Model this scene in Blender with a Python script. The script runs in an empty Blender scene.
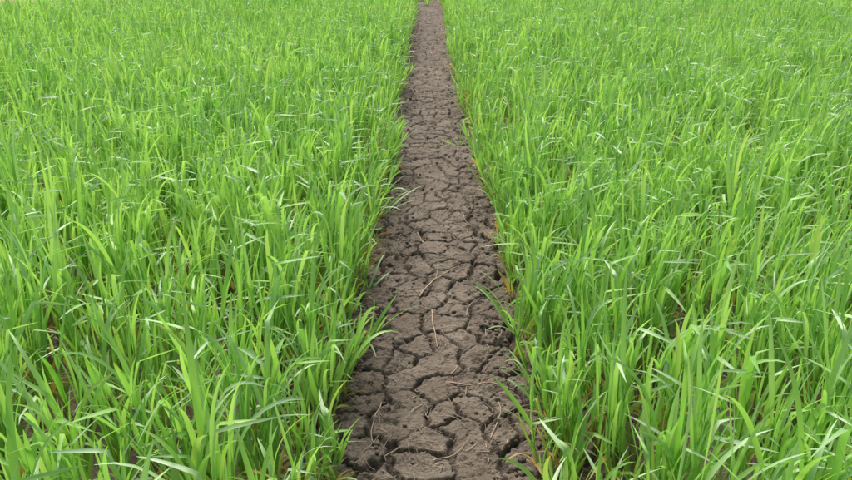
import bpy, math, numpy as np
from mathutils import Vector
rng = np.random.default_rng(7)
scn = bpy.context.scene
PC = 0.058          # path centre x
# ---------------------------------------------------------------- noise helpers
def hash2(ix, iy, s):
    h = (ix.astype(np.int64)*374761393 + iy.astype(np.int64)*668265263 + s*1442695041) & 0xffffffff
    h = ((h ^ (h >> 13))*1274126177) & 0xffffffff
    h = ((h ^ (h >> 16))*2246822519) & 0xffffffff
    h = h ^ (h >> 15)
    return (h & 0xffffff)/float(0xffffff)
def vnoise(x, y, s=0):
    ix = np.floor(x); iy = np.floor(y); fx = x-ix; fy = y-iy
    fx = fx*fx*(3-2*fx); fy = fy*fy*(3-2*fy)
    a = hash2(ix, iy, s); b = hash2(ix+1, iy, s); c = hash2(ix, iy+1, s); d = hash2(ix+1, iy+1, s)
    return (a*(1-fx)+b*fx)*(1-fy)+(c*(1-fx)+d*fx)*fy
def fbm(x, y, o=4, s=0):
    r = 0; a = .5; t = 0
    for i in range(o):
        r = r+a*vnoise(x*2**i+i*17.3, y*2**i-i*9.1, s+i); t += a; a *= .5
    return r/t
def voro_edge(x, y, s):
    ix = np.floor(x); iy = np.floor(y)
    best = np.full(x.shape, 1e9); bx = np.zeros_like(x); by = np.zeros_like(x); bid = np.zeros_like(x)
    P = []
    for dx in (-2, -1, 0, 1, 2):
        for dy in (-2, -1, 0, 1, 2):
            cx = ix+dx; cy = iy+dy
            px = cx+.5+1.0*(hash2(cx, cy, s)-.5); py = cy+.5+1.0*(hash2(cx, cy, s+5)-.5)
            d = (px-x)**2+(py-y)**2
            m = d < best
            best = np.where(m, d, best); bx = np.where(m, px, bx); by = np.where(m, py, by)
            bid = np.where(m, hash2(cx, cy, s+9), bid)
            P.append((px, py, hash2(cx, cy, s+9)))
    e = np.full(x.shape, 1e9); pid = np.zeros_like(x)
    for px, py, pi_ in P:
        vx = px-bx; vy = py-by; L = np.sqrt(vx*vx+vy*vy)
        ok = L > 1e-6; L = np.where(ok, L, 1)
        d = ((px+bx)/2-x)*vx/L+((py+by)/2-y)*vy/L
        m = ok & (d < e)
        e = np.where(m, d, e); pid = np.where(m, pi_, pid)
    pair = (bid+pid)*7.31; pair = pair-np.floor(pair)
    return e, bid, pair
def mesh_np(name, V, F, mat=None, smooth=True):
    V = np.asarray(V, dtype=np.float32); F = np.asarray(F, dtype=np.int32)
    me = bpy.data.meshes.new(name)
    me.vertices.add(len(V)); me.vertices.foreach_set("co", V.ravel())
    me.loops.add(F.size); me.loops.foreach_set("vertex_index", F.ravel())
    n = F.shape[1]
    me.polygons.add(len(F)); me.polygons.foreach_set("loop_start", np.arange(0, F.size, n, dtype=np.int32))
    me.update(calc_edges=True)
    if smooth: me.polygons.foreach_set("use_smooth", np.ones(len(F), dtype=bool))
    if mat: me.materials.append(mat)
    return me
def add_obj(name, me):
    o = bpy.data.objects.new(name, me); scn.collection.objects.link(o); return o
def set_attr(me, name, arr, typ):
    a = me.attributes.new(name, typ, 'POINT')
    key = {'FLOAT': 'value', 'INT': 'value', 'FLOAT_VECTOR': 'vector', 'FLOAT_COLOR': 'color'}[typ]
    a.data.foreach_set(key, np.ascontiguousarray(arr).ravel())
# ---------------------------------------------------------------- materials
class NT:
    def __init__(s, name):
        s.m = bpy.data.materials.new(name); s.m.use_nodes = True; s.t = s.m.node_tree; s.t.nodes.clear()
        s.out = s.n('ShaderNodeOutputMaterial')
    def n(s, typ, **k):
        nd = s.t.nodes.new(typ)
        for a, b in k.items(): setattr(nd, a, b)
        return nd
    def l(s, a, b): s.t.links.new(a, b)
    def mix(s, f, a, b, mode='MIX'):
        nd = s.n('ShaderNodeMix', data_type='RGBA', blend_type=mode)
        for sock, v in ((nd.inputs[0], f), (nd.inputs[6], a), (nd.inputs[7], b)):
            if hasattr(v, 'links'): s.l(v, sock)
            elif isinstance(v, (int, float)): sock.default_value = v
            else: sock.default_value = (*v, 1)
        return nd.outputs[2]
    def math(s, op, a, b=0.0, c=None, clamp=False):
        nd = s.n('ShaderNodeMath', operation=op); nd.use_clamp = clamp
        for i, v in enumerate((a, b, c)):
            if v is None: continue
            if hasattr(v, 'links'): s.l(v, nd.inputs[i])
            else: nd.inputs[i].default_value = v
        return nd.outputs[0]

def leaf_material(name, dark, light, dry=(0.54, 0.30, 0.08), bloom_glint=(.62, .76, .56)):
    M = NT(name)
    at = M.n('ShaderNodeAttribute', attribute_name='lf')
    sep = M.n('ShaderNodeSeparateColor'); M.l(at.outputs['Color'], sep.inputs[0])
    oi = M.n('ShaderNodeObjectInfo')
    geo = M.n('ShaderNodeNewGeometry')
    f = M.math('MULTIPLY_ADD', oi.outputs['Random'], .4, M.math('MULTIPLY', sep.outputs[1], .6))
    noi = M.n('ShaderNodeTexNoise'); noi.inputs['Scale'].default_value = .9; noi.inputs['Detail'].default_value = 2
    M.l(geo.outputs['Position'], noi.inputs['Vector'])
    f = M.math('ADD', f, M.math('MULTIPLY_ADD', noi.outputs[0], .9, -.45), clamp=True)
    col = M.mix(f, dark, light)
    dryf = sep.outputs[2]
    col = M.mix(dryf, col, dry)
    rb = M.math('FRACT', M.math('MULTIPLY', sep.outputs[1], 7.13))
    wax_glint = M.math('MULTIPLY', M.math('MULTIPLY_ADD', rb, 1.8, -.45, clamp=True), M.math('MULTIPLY_ADD', sep.outputs[0], .74, .04))  # waxy pale tips, with sky highlights painted into the leaf colour
    wax_glint = M.math('MULTIPLY', wax_glint, M.math('SUBTRACT', 1.0, dryf))
    col2 = M.mix(wax_glint, col, bloom_glint)
    p = M.n('ShaderNodeBsdfPrincipled'); M.l(col2, p.inputs['Base Color'])
    p.inputs['Roughness'].default_value = .46; p.inputs['Specular IOR Level'].default_value = .7
    tr = M.n('ShaderNodeBsdfTranslucent')
    M.l(M.mix(1.0, col, (1.25, 1.2, .8), 'MULTIPLY'), tr.inputs[0])
    mx = M.n('ShaderNodeMixShader'); mx.inputs[0].default_value = .42
    M.l(p.outputs[0], mx.inputs[1]); M.l(tr.outputs[0], mx.inputs[2]); M.l(mx.outputs[0], M.out.inputs[0])
    return M.m
wheat_mat = leaf_material('wheat_leaf', (0.165, 0.43, 0.060), (0.42, 0.70, 0.155))
meadow_mat = leaf_material('dry_meadow_grass', (0.50, 0.50, 0.28), (0.66, 0.63, 0.42), bloom_glint=(.64, .64, .46))

def soil_material(name, relief=True):
    M = NT(name)
    tc = M.n('ShaderNodeNewGeometry')
    n1 = M.n('ShaderNodeTexNoise'); n1.inputs['Scale'].default_value = 5; n1.inputs['Detail'].default_value = 8
    n2 = M.n('ShaderNodeTexNoise'); n2.inputs['Scale'].default_value = 90; n2.inputs['Detail'].default_value = 8; n2.inputs['Roughness'].default_value = .7
    n3 = M.n('ShaderNodeTexVoronoi'); n3.inputs['Scale'].default_value = 140
    for n in (n1, n2, n3): M.l(tc.outputs['Position'], n.inputs['Vector'])
    r = M.n('ShaderNodeValToRGB'); r.color_ramp.elements[0].position = .3; r.color_ramp.elements[1].position = .70
    r.color_ramp.elements[0].color = (.150, .116, .088, 1); r.color_ramp.elements[1].color = (.300, .248, .198, 1)
    M.l(n1.outputs[0], r.inputs[0])
    col = M.mix(M.math('MULTIPLY_ADD', n2.outputs[0], 1.8, -.6, clamp=True), (.50, .48, .46), (1.25, 1.23, 1.21))
    col = M.mix(1.0, r.outputs[0], col, 'MULTIPLY')
    if relief:
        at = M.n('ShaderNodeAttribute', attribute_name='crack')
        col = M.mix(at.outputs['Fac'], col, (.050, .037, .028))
    p = M.n('ShaderNodeBsdfPrincipled'); M.l(col, p.inputs['Base Color'])
    p.inputs['Roughness'].default_value = .85; p.inputs['Specular IOR Level'].default_value = .3
    b = M.n('ShaderNodeBump'); b.inputs['Strength'].default_value = 1.0; b.inputs['Distance'].default_value = .007
    h = M.math('ADD', n2.outputs[0], M.math('MULTIPLY', n3.outputs[0], .5))
    M.l(h, b.inputs['Height']); M.l(b.outputs[0], p.inputs['Normal'])
    M.l(p.outputs[0], M.out.inputs[0]); return M.m
soil_mat = soil_material('cracked_soil'); soil2 = soil_material('field_soil', False)

def simple_mat(name, c1, c2, scale=30, rough=.8, attr=False):
    M = NT(name); g = M.n('ShaderNodeNewGeometry')
    n = M.n('ShaderNodeTexNoise'); n.inputs['Scale'].default_value = scale; n.inputs['Detail'].default_value = 5
    M.l(g.outputs['Position'], n.inputs['Vector'])
    f = M.math('MULTIPLY_ADD', n.outputs[0], 2.2, -.6, clamp=True)
    col = M.mix(f, c1, c2)
    if attr:
        at = M.n('ShaderNodeAttribute', attribute_name='tone')
        col = M.mix(at.outputs['Fac'], col, (.15, .10, .075))
    p = M.n('ShaderNodeBsdfPrincipled'); M.l(col, p.inputs['Base Color']); p.inputs['Roughness'].default_value = rough
    M.l(p.outputs[0], M.out.inputs[0]); return M.m
straw_mat = simple_mat('straw', (.34, .26, .18), (.60, .49, .36), 12, .7, True)
twig_mat = simple_mat('twig_bark', (.28, .19, .13), (.46, .36, .26), 60)
meadow_ground = simple_mat('meadow_ground', (.42, .43, .24), (.54, .52, .34), 2)
petal_mat = simple_mat('red_petal', (.35, .03, .03), (.5, .08, .05), 40)

# ---------------------------------------------------------------- ground
def sheet(name, x0, x1, y0, y1, z, mat):
    me = mesh_np(name, [(x0, y0, z), (x1, y0, z), (x1, y1, z), (x0, y1, z)], [[0, 1, 2, 3]], mat, False)
    return add_obj(name, me)
sheet('ground', -400, 400, -400, 400, -.045, soil2)
def yend(x): return 18.6+.80*x
me = mesh_np('meadow', [(-60, yend(-60), -.03), (60, yend(60), -.03), (60, 400, -.03), (-400, 400, -.03), (-400, yend(-60), -.03)], [[0, 1, 2, 3, 4]], meadow_ground, False)
add_obj('meadow', me)

# ---------------------------------------------------------------- dirt path
xs = np.arange(-.70, .83, .0050)
ys = np.concatenate([np.arange(-1, 1.2, .02), np.arange(1.2, 4, .0045), np.arange(4, 8, .010), np.arange(8, 20.5, .025)])
X, Y = np.meshgrid(xs, ys)
def soil_height(X, Y):
    wx = X+.07*(fbm(X*7, Y*7, 3, 11)-.5)+.024*(fbm(X*34, Y*34, 3, 21)-.5)
    wy = Y+.07*(fbm(X*7+40, Y*7, 3, 12)-.5)+.024*(fbm(X*34+9, Y*34, 3, 22)-.5)
    e1, id1, pr1 = voro_edge(wx/.130, wy/.145, 3)
    e2, id2, pr2 = voro_edge(wx/.055+7, wy/.060, 31)
    e1 = e1*.130; e2 = e2*.055
    edgy = np.clip(abs(X-PC)/.33, 0, 1.2)
    w1 = .0036*np.clip(pr1*1.3+.02, 0, 1.1)*(.55+.9*np.clip(fbm(X*5, Y*5, 2, 51)*2-.5, 0, 1))*(1+.5*edgy)
    w2 = .0018*np.clip(pr2*2.0-.75, 0, 1)*np.clip(fbm(X*5+3, Y*5, 2, 61)*3.4-1.0, 0, 1.3)
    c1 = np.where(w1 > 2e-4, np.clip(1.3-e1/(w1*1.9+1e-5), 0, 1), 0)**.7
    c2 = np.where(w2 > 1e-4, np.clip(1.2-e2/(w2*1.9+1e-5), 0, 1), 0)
    z = -.022*c1-.008*c2+(id1-.5)*.006*np.clip(e1/.012, 0, 1)+(id2-.5)*.004*np.clip(e2/.008, 0, 1)
    z = z+.005*np.clip(e1/.018, 0, 1)**.5
    rough = .5+.9*edgy
    z = z+.022*(fbm(X*4.5, Y*3.5, 3, 71)-.5)+.016*rough*(fbm(X*22, Y*22, 3, 81)-.5)+.009*rough*(fbm(X*80, Y*80, 2, 91)-.5)
    clod = np.clip(fbm(X*20, Y*20, 3, 101)-.59, 0, 1)
    z = z+clod*.07*(.4+edgy)
    edge = np.clip((abs(X-PC)-.58)/.17, 0, 1)
    z = z*(1-edge)-.055*edge
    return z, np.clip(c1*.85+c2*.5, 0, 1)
Z, C = soil_height(X, Y)
V = np.stack([X, Y, Z], -1).reshape(-1, 3)
nx = len(xs); ny = len(ys)
idx = np.arange(nx*ny).reshape(ny, nx)
F = np.stack([idx[:-1, :-1], idx[:-1, 1:], idx[1:, 1:], idx[1:, :-1]], -1).reshape(-1, 4)
me = mesh_np('dirt_path', V, F, soil_mat)
set_attr(me, 'crack', C.ravel().astype(np.float32), 'FLOAT')
add_obj('dirt_path', me)
def zat(x, y):
    z, _ = soil_height(np.array([[x]]), np.array([[y]])); return float(z[0, 0])

# ---------------------------------------------------------------- wheat plants
WIND = np.array([.75, -.45, 0.0])
def ribbon(Vs, Fs, As, p, az, th, L, w, droop, wind, twist, r, dry, seg=8, kink=None):
    side = np.array([-math.sin(az), math.cos(az), 0])
    d = np.array([math.cos(az)*math.sin(th), math.sin(az)*math.sin(th), math.cos(th)])
    base = len(Vs); p = np.array(p, float)
    for i in range(seg+1):
        s = i/seg
        sd = side-d*np.dot(side, d); sd /= np.linalg.norm(sd)+1e-9
        nn = np.cross(sd, d); a = twist*s
        sv = sd*math.cos(a)+nn*math.sin(a); nv = np.cross(sv, d)
        ww = w*min(1, .6+s*2.2)*max(.02, (1-s**3.0))**.8
        Vs.append(p-sv*ww/2); Vs.append(p+nv*ww*.12); Vs.append(p+sv*ww/2)
        for k in range(3): As.append((s, r, dry*(1 if dry > .5 else (.3+.7*s**2)), 1))
        if i < seg:
            for k in (0, 1):
                o = base+i*3+k; Fs.append((o, o+1, o+4, o+3))
        g = droop*(s**1.3)*3.8/seg
        if kink is not None and abs(s-kink) <= .5/seg: g += 1.1
        if d[2] < -.55: g *= .15
        h = np.array([d[0], d[1], 0]); hn = np.linalg.norm(h)
        h = h/hn if hn > 1e-4 else np.array([math.cos(az), math.sin(az), 0])
        ax = np.cross(d, h*.35+np.array([0, 0, -1.0])); an = np.linalg.norm(ax)
        if an > 1e-5 and g > 0:
            ax /= an
            d = d*math.cos(g)+np.cross(ax, d)*math.sin(g)+ax*np.dot(ax, d)*(1-math.cos(g))
        d = d+WIND*wind*s*2.4/seg
        d /= np.linalg.norm(d); p = p+d*L/seg
def stem(Vs, Fs, As, pts, r0, r1, r, dry):
    base = len(Vs); n = len(pts)
    for i, p in enumerate(pts):
        rr = r0+(r1-r0)*i/(n-1)
        for k in range(3):
            a = k*math.pi*2/3
            Vs.append(np.array(p)+np.array([math.cos(a)*rr, math.sin(a)*rr, 0])); As.append((0, r, max(0, dry*(1-i/(n-1)*2.2)), 1))
    for i in range(n-1):
        for k in range(3):
            Fs.append((base+i*3+k, base+i*3+(k+1) % 3, base+(i+1)*3+(k+1) % 3, base+(i+1)*3+k))
def make_plant(name, rg, ntil, H0, mat, dryness=1.0, wleaf=1.0, windm=1.0):
    Vs, Fs, As = [], [], []
    for t in range(ntil):
        H = H0*rg.uniform(.74, 1.14); az = rg.uniform(0, 2*math.pi)
        lean = rg.uniform(0.02, .16)
        b = np.array([rg.normal(0, .014), rg.normal(0, .018), -.02])
        pts = []
        for i in range(6):
            s = i/5
            q = b+np.array([math.cos(az), math.sin(az), 0])*lean*H*s+WIND*.06*windm*H*s*s; q[2] = b[2]+H*s*.98
            pts.append(q)
        stem(Vs, Fs, As, pts, .0029, .0021, rg.uniform(.4, 1), .7)
        nl = 4; a0 = rg.uniform(0, 6.28)
        for j in range(nl):
            s = .20+.78*j/(nl-1)+rg.uniform(-.04, .04); s = min(s, 1)
            k = min(int(s*5), 4); f = s*5-k; p = pts[k]*(1-f)+pts[k+1]*f
            laz = a0+math.pi*j+rg.normal(0, .5)
            top = j >= nl-2
            L = rg.uniform(.20, .32)*(1.0 if top else .85)*H0/.40
            dr = 0.0
            if j == 0: dr = rg.uniform(.2, .9)*dryness
            elif j == 1: dr = rg.uniform(0, .3)*dryness
            elif rg.random() < .06: dr = .25
            th = rg.uniform(.06, .32) if top else rg.uniform(.16, .42)
            droop = rg.choice([rg.uniform(.02, .15), rg.uniform(.15, .5), rg.uniform(.5, 1.05)], p=[.36, .33, .31])
            if j == 0: droop = rg.uniform(.7, 1.2)
            kink = None
            if rg.random() < (.26 if top else .08): kink = rg.uniform(.5, .75); droop = min(droop, .25)
            ribbon(Vs, Fs, As, p, laz, th, L, rg.uniform(.0100, .0165)*wleaf, droop, rg.uniform(.05, .40)*windm, rg.normal(0, .7),
                   rg.random(), dr, kink=kink, seg=10 if top else 7)
        ribbon(Vs, Fs, As, pts[-1], az, lean, rg.uniform(.08, .17)*H0/.38, .007*wleaf, .05, .3*windm, .6, rg.random(), 0, seg=5)
    for t in range(int(2*dryness+.5)):
        ribbon(Vs, Fs, As, (rg.normal(0, .015), rg.normal(0, .02), rg.uniform(.0, .05)), rg.uniform(0, 6.28), rg.uniform(.5, 1.2),
               rg.uniform(.07, .14), .006, rg.uniform(.2, 1), 0, rg.normal(0, 2), rg.random(), rg.uniform(.6, 1), seg=5)
    me = mesh_np(name, Vs, Fs, mat)
    set_attr(me, 'lf', np.array(As, dtype=np.float32), 'FLOAT_COLOR')
    return bpy.data.objects.new(name, me)
def collection_of(name, n, seed, **k):
    c = bpy.data.collections.new(name)
    rg = np.random.default_rng(seed)
    for i in range(n): c.objects.link(make_plant('%s_%02d' % (name, i), rg, **k))
    return c
NV = 36
wheat_col = collection_of('wheat_plant', NV, 3, ntil=3, H0=.405, mat=wheat_mat)
edge_col = collection_of('wheat_edge_plant', 14, 5, ntil=2, H0=.29, mat=wheat_mat, dryness=1.25)
meadow_col = collection_of('meadow_tuft', 10, 9, ntil=4, H0=.28, mat=meadow_mat, dryness=1, wleaf=.6)

def scatter(name, pos, rot, scl, ind, col):
    me = bpy.data.meshes.new(name); me.vertices.add(len(pos)); me.vertices.foreach_set('co', pos.astype(np.float32).ravel())
    set_attr(me, 'rot', rot.astype(np.float32), 'FLOAT_VECTOR'); set_attr(me, 'scl', scl.astype(np.float32), 'FLOAT_VECTOR')
    set_attr(me, 'idx', ind.astype(np.int32), 'INT'); me.update()
    o = add_obj(name, me)
    g = bpy.data.node_groups.new(name+'_gn', 'GeometryNodeTree')
    g.interface.new_socket('Geometry', in_out='INPUT', socket_type='NodeSocketGeometry')
    g.interface.new_socket('Geometry', in_out='OUTPUT', socket_type='NodeSocketGeometry')
    N = g.nodes.new; gi = N('NodeGroupInput'); go = N('NodeGroupOutput')
    mp = N('GeometryNodeMeshToPoints'); ip = N('GeometryNodeInstanceOnPoints'); ci = N('GeometryNodeCollectionInfo')
    ci.inputs['Collection'].default_value = col; ci.inputs['Separate Children'].default_value = True; ci.inputs['Reset Children'].default_value = True
    ip.inputs['Pick Instance'].default_value = True
    def na(n, t):
        a = N('GeometryNodeInputNamedAttribute'); a.data_type = t; a.inputs['Name'].default_value = n
        return [s for s in a.outputs if s.enabled and s.name == 'Attribute'][0]
    L = g.links.new
    L(gi.outputs[0], mp.inputs[0]); L(mp.outputs[0], ip.inputs['Points']); L(ci.outputs[0], ip.inputs['Instance'])
    L(na('idx', 'INT'), ip.inputs['Instance Index']); L(na('rot', 'FLOAT_VECTOR'), ip.inputs['Rotation'])
    L(na('scl', 'FLOAT_VECTOR'), ip.inputs['Scale']); L(ip.outputs[0], go.inputs[0])
    m = o.modifiers.new('scatter', 'NODES'); m.node_group = g
    return o
def field(side):
    P = []
    row = 0
    while True:
        off = (.435 if side < 0 else .405)+row*.13; row += 1
        x = PC+side*off
        if abs(x) > 12: break
        y1 = yend(x)
        y0 = -.8 if abs(x) < 2.5 else max(-.8, (abs(x)-2.5)*1.2)
        if y1 <= y0: continue
        n = int((y1-y0)/.078)
        y = rng.uniform(y0, y1, n)
        xx = x+rng.normal(0, .036, n)+.03*(fbm(y*.9, y*0+row, 2, 5)-.5)
        P.append(np.stack([xx, y, np.full(n, -.012)], -1))
    P = np.concatenate(P)
    keep = rng.random(len(P)) < .84+.5*(fbm(P[:, 0]*1.6, P[:, 1]*1.6, 3, 33)-.35)
    P = P[keep]; n = len(P)
    rot = np.stack([rng.normal(0, .08, n), rng.normal(0, .08, n)+.10*(fbm(P[:, 0]*.8, P[:, 1]*.8, 2, 44)-.5), rng.uniform(-1.3, 1.3, n)], -1)
    s = rng.uniform(.84, 1.16, n)*(.86+.3*fbm(P[:, 0]*.7, P[:, 1]*.7, 3, 55))
    inner = abs(P[:, 0]-PC) < .50
    s = np.where(inner, s*.88, s)
    scl = np.stack([s, s, s], -1)
    return P, rot, scl, rng.integers(0, NV, n)
scatter('wheat_field', *field(-1), wheat_col)
scatter('wheat_field', *field(1), wheat_col)
y = rng.uniform(.3, 18, 800); sd = rng.choice([-1, 1], len(y))
x = PC+sd*(.392+.12*(fbm(y*1.8, sd*3.0, 3, 66)-.5)+rng.normal(0, .027, len(y)))
P = np.stack([x, y, np.full(len(y), -.012)], -1)
rot = np.stack([rng.normal(0, .15, len(y)), -sd*rng.uniform(-.15, .45, len(y)), rng.uniform(-1.2, 1.2, len(y))], -1)
s = rng.uniform(.55, 1.15, len(y)); scatter('wheat_edge', P, rot, np.stack([s, s, s], -1), rng.integers(0, 14, len(y)), edge_col)
n = 7000
x = rng.uniform(-16, 16, n); y = yend(x)+.1+rng.uniform(0, 1, n)**1.5*8
P = np.stack([x, y, np.full(n, -.02)], -1)
scatter('meadow_grass', P, np.stack([rng.normal(0, .1, n), rng.normal(0, .1, n), rng.uniform(0, 6.28, n)], -1),
        np.repeat(rng.uniform(.6, 1.1, n)[:, None], 3, 1), rng.integers(0, 10, n), meadow_col)

# ---------------------------------------------------------------- weeds / stray blades on the path
def weed(name, x, y, blades, seed):
    rg = np.random.default_rng(seed); Vs, Fs, As = [], [], []
    for az, th, L, w, dr in blades:
        ribbon(Vs, Fs, As, (x+rg.normal(0, .006), y+rg.normal(0, .006), zat(x, y)-.003), az, th, L, w, dr, 0, rg.normal(0, .5), rg.random(), 0, seg=9)
    me = mesh_np(name, Vs, Fs, wheat_mat); set_attr(me, 'lf', np.array(As, dtype=np.float32), 'FLOAT_COLOR'); add_obj(name, me)
weed('stray_wheat', -.27, 4.20, [(.5, .95, .34, .013, .3), (.8, 1.1, .28, .012, .2), (.1, 1.0, .24, .011, .3), (.3, .7, .26, .011, .5), (2.5, .8, .15, .009, .5)], 1)
weed('stray_wheat', -.28, 3.20, [(1.2, .9, .24, .012, .3), (.9, 1.2, .16, .010, .2), (2.0, .6, .2, .010, .5)], 2)
weed('stray_wheat', .27, 5.75, [(2.9, 1.1, .20, .012, .2), (3.4, 1.0, .17, .011, .2), (.3, .7, .2, .01, .3), (2.2, .8, .14, .01, .3), (1.5, .4, .18, .01, .3)], 3)
weed('stray_wheat', .38, 2.75, [(2.9, .5, .32, .014, .4), (3.6, .35, .36, .013, .5), (2.4, .7, .28, .013, .5), (4.2, .5, .30, .012, .6), (1.0, .4, .34, .012, .3), (3.1, .2, .36, .013, .6), (3.9, .8, .24, .012, .6)], 4)
weed('stray_wheat', .41, 2.25, [(2.9, .4, .26, .012, .4), (3.6, .35, .3, .011, .6), (2.2, .6, .25, .012, .5), (4.4, .6, .22, .010, .5)], 6)
weed('path_end_weed', PC-.02, 17.6, [(a, rng.uniform(.2, .9), rng.uniform(.2, .4), .02, .3) for a in np.arange(0, 6.2, .35)], 5)

# ---------------------------------------------------------------- straw and twigs
Vs, Fs, T = [], [], []
def tube(pts, r0, r1, tone, k=5):
    base = len(Vs); pts = [np.array(p) for p in pts]
    for i, p in enumerate(pts):
        d = pts[min(i+1, len(pts)-1)]-pts[max(i-1, 0)]; d /= np.linalg.norm(d)+1e-9
        s = np.cross(d, [0, 0, 1]); s /= np.linalg.norm(s)+1e-9; u = np.cross(s, d)
        r = r0+(r1-r0)*i/(len(pts)-1)
        for j in range(k):
            a = 2*math.pi*j/k; Vs.append(p+(s*math.cos(a)+u*math.sin(a))*r); T.append(tone)
    for i in range(len(pts)-1):
        for j in range(k): Fs.append((base+i*k+j, base+i*k+(j+1) % k, base+(i+1)*k+(j+1) % k, base+(i+1)*k+j))
N = 1600
sy = 1.2+rng.uniform(0, 1, N)**1.5*13; sx = PC+np.clip(rng.normal(0, .21, N), -.43, .43)
PX, PY = [], []
for x, y in zip(sx, sy):
    L = rng.uniform(.012, .06) if rng.random() < .8 else rng.uniform(.06, .16)
    a = rng.uniform(0, math.pi); c = rng.normal(0, 1.2); q = np.array([x, y]); r_ = []
    for i in range(5):
        r_.append(q); q = q+np.array([math.cos(a), math.sin(a)])*L/4; a += c*.25
    PX.append([p[0] for p in r_]); PY.append([p[1] for p in r_])
ZZ, _ = soil_height(np.array(PX), np.array(PY))
for i in range(N):
    r = rng.uniform(.0007, .0022)
    zl = np.polyval(np.polyfit(range(5), np.maximum(ZZ[i], -.008), 1), range(5))+.005
    tube([(PX[i][k], PY[i][k], zl[k]) for k in range(5)], r, r*.6, rng.random()**1.5)
me = mesh_np('straw_litter', Vs, Fs, straw_mat); set_attr(me, 'tone', np.array(T, dtype=np.float32), 'FLOAT'); add_obj('straw_litter', me)
def twig(poly, r0, r1, branches=()):
    global Vs, Fs, T
    Vs, Fs, T = [], [], []
    for pl, a, b in [(poly, r0, r1)]+list(branches):
        P = []
        pl = np.array(pl, float)
        for t in np.linspace(0, len(pl)-1, 12):
            i = min(int(t), len(pl)-2); f = t-i; q = pl[i]*(1-f)+pl[i+1]*f
            P.append([q[0]+rng.normal(0, .0015), q[1]+rng.normal(0, .0015), max(zat(q[0], q[1]), -.003)+a*1.6])
        P = np.array(P); P[1:-1, 2] = (P[:-2, 2]+P[1:-1, 2]+P[2:, 2])/3+.002
        tube(P, a, b, 0, 6)
    add_obj('dry_twig', mesh_np('dry_twig', Vs, Fs, twig_mat))
twig([(-.03, 3.10), (.03, 3.26), (.09, 3.34), (.17, 3.44)], .0044, .0022, [([(.05, 3.29), (.06, 3.40), (.055, 3.46)], .002, .001)])
twig([(.026, 2.97), (.030, 2.84), (.048, 2.64)], .0036, .0018)
twig([(.075, 2.39), (.16, 2.365), (.25, 2.37), (.33, 2.34)], .0038, .0017, [([(.2, 2.37), (.24, 2.42)], .0018, .001)])
twig([(-.16, 2.25), (-.19, 2.10), (-.17, 1.98)], .0028, .001)
twig([(.02, 1.93), (.10, 1.97), (.15, 2.06)], .003, .001)
twig([(-.05, 3.9), (-.02, 3.75), (.0, 3.7)], .0026, .001)
twig([(.1, 4.5), (.17, 4.62), (.27, 4.66)], .003, .001)
twig([(.05, 5.6), (-.04, 5.75)], .003, .001)
twig([(.22, 2.05), (.27, 2.2), (.26, 2.3)], .0024, .001)

import bmesh
ico = bmesh.new(); bmesh.ops.create_icosphere(ico, subdivisions=1, radius=1)
iv = np.array([v.co[:] for v in ico.verts]); fi = np.array([[v.index for v in f.verts] for f in ico.faces])
N = 4200; sy = 1.2+rng.uniform(0, 1, N)**1.6*12; sd = rng.choice([-1, 1], N)
sx = PC+np.where(rng.random(N) < .55, sd*rng.uniform(.2, .44, N), rng.uniform(-.3, .3, N))
z, _ = soil_height(sx[None], sy[None]); z = z[0]
VV, FF = [], []
for i in range(N):
    r = .0015+.011*rng.random()**3.5
    v = iv*(1+rng.normal(0, .18, (len(iv), 1)))*np.array([r*rng.uniform(.8, 1.4), r*rng.uniform(.8, 1.3), r*.8])
    FF.append(fi+i*len(iv)); VV.append(v+np.array([sx[i], sy[i], z[i]+r*.3]))
add_obj('soil_crumbs', mesh_np('soil_crumbs', np.concatenate(VV), np.concatenate(FF), soil2))
VV, FF = [], []
for i, (x, y) in enumerate([(.20, 5.2), (.24, 5.25), (-.10, 2.9), (.12, 6.4), (.1, 2.45)]):
    z0 = zat(x, y)+.006; a = rng.uniform(0, 6)
    for (u, v, w) in [(0, 0, 0), (.008, -.004, .003), (.014, 0, .004), (.008, .005, .003)]:
        VV.append((x+u*math.cos(a)-v*math.sin(a), y+u*math.sin(a)+v*math.cos(a), z0+w))
    FF.append((i*4, i*4+1, i*4+2, i*4+3))
add_obj('red_petals', mesh_np('red_petals', VV, FF, petal_mat))

# ---------------------------------------------------------------- light
w = bpy.data.worlds.new("World"); scn.world = w; w.use_nodes = True
nt = w.node_tree; bg = nt.nodes['Background']; sky = nt.nodes.new('ShaderNodeTexSky'); sky.sky_type = 'NISHITA'
EL, AZ = 54, -20
sky.sun_disc = False; sky.sun_elevation = math.radians(EL); sky.sun_rotation = math.radians(AZ)
sky.dust_density = 5; sky.air_density = 1
nt.links.new(sky.outputs[0], bg.inputs[0]); bg.inputs[1].default_value = .15
sl = bpy.data.lights.new('sun', 'SUN'); sl.energy = 4.2; sl.angle = math.radians(35); sl.color = (1, .975, .94)
so = bpy.data.objects.new('sun', sl); scn.collection.objects.link(so)
dirv = Vector((math.sin(math.radians(AZ))*math.cos(math.radians(EL)), math.cos(math.radians(AZ))*math.cos(math.radians(EL)), math.sin(math.radians(EL))))
so.rotation_euler = dirv.to_track_quat('Z', 'Y').to_euler(); so.location = dirv*30
# ---------------------------------------------------------------- camera
cam = bpy.data.cameras.new('camera'); co = bpy.data.objects.new('camera', cam); scn.collection.objects.link(co)
co.location = (0, 0, 1.6); co.rotation_euler = (math.radians(90-22.8), 0, 0)
cam.sensor_width = 36; cam.lens = 31.2; cam.clip_end = 1000; cam.clip_start = .05
scn.camera = co
scn.view_settings.view_transform = 'Standard'; scn.view_settings.look = 'None'; scn.view_settings.exposure = 0
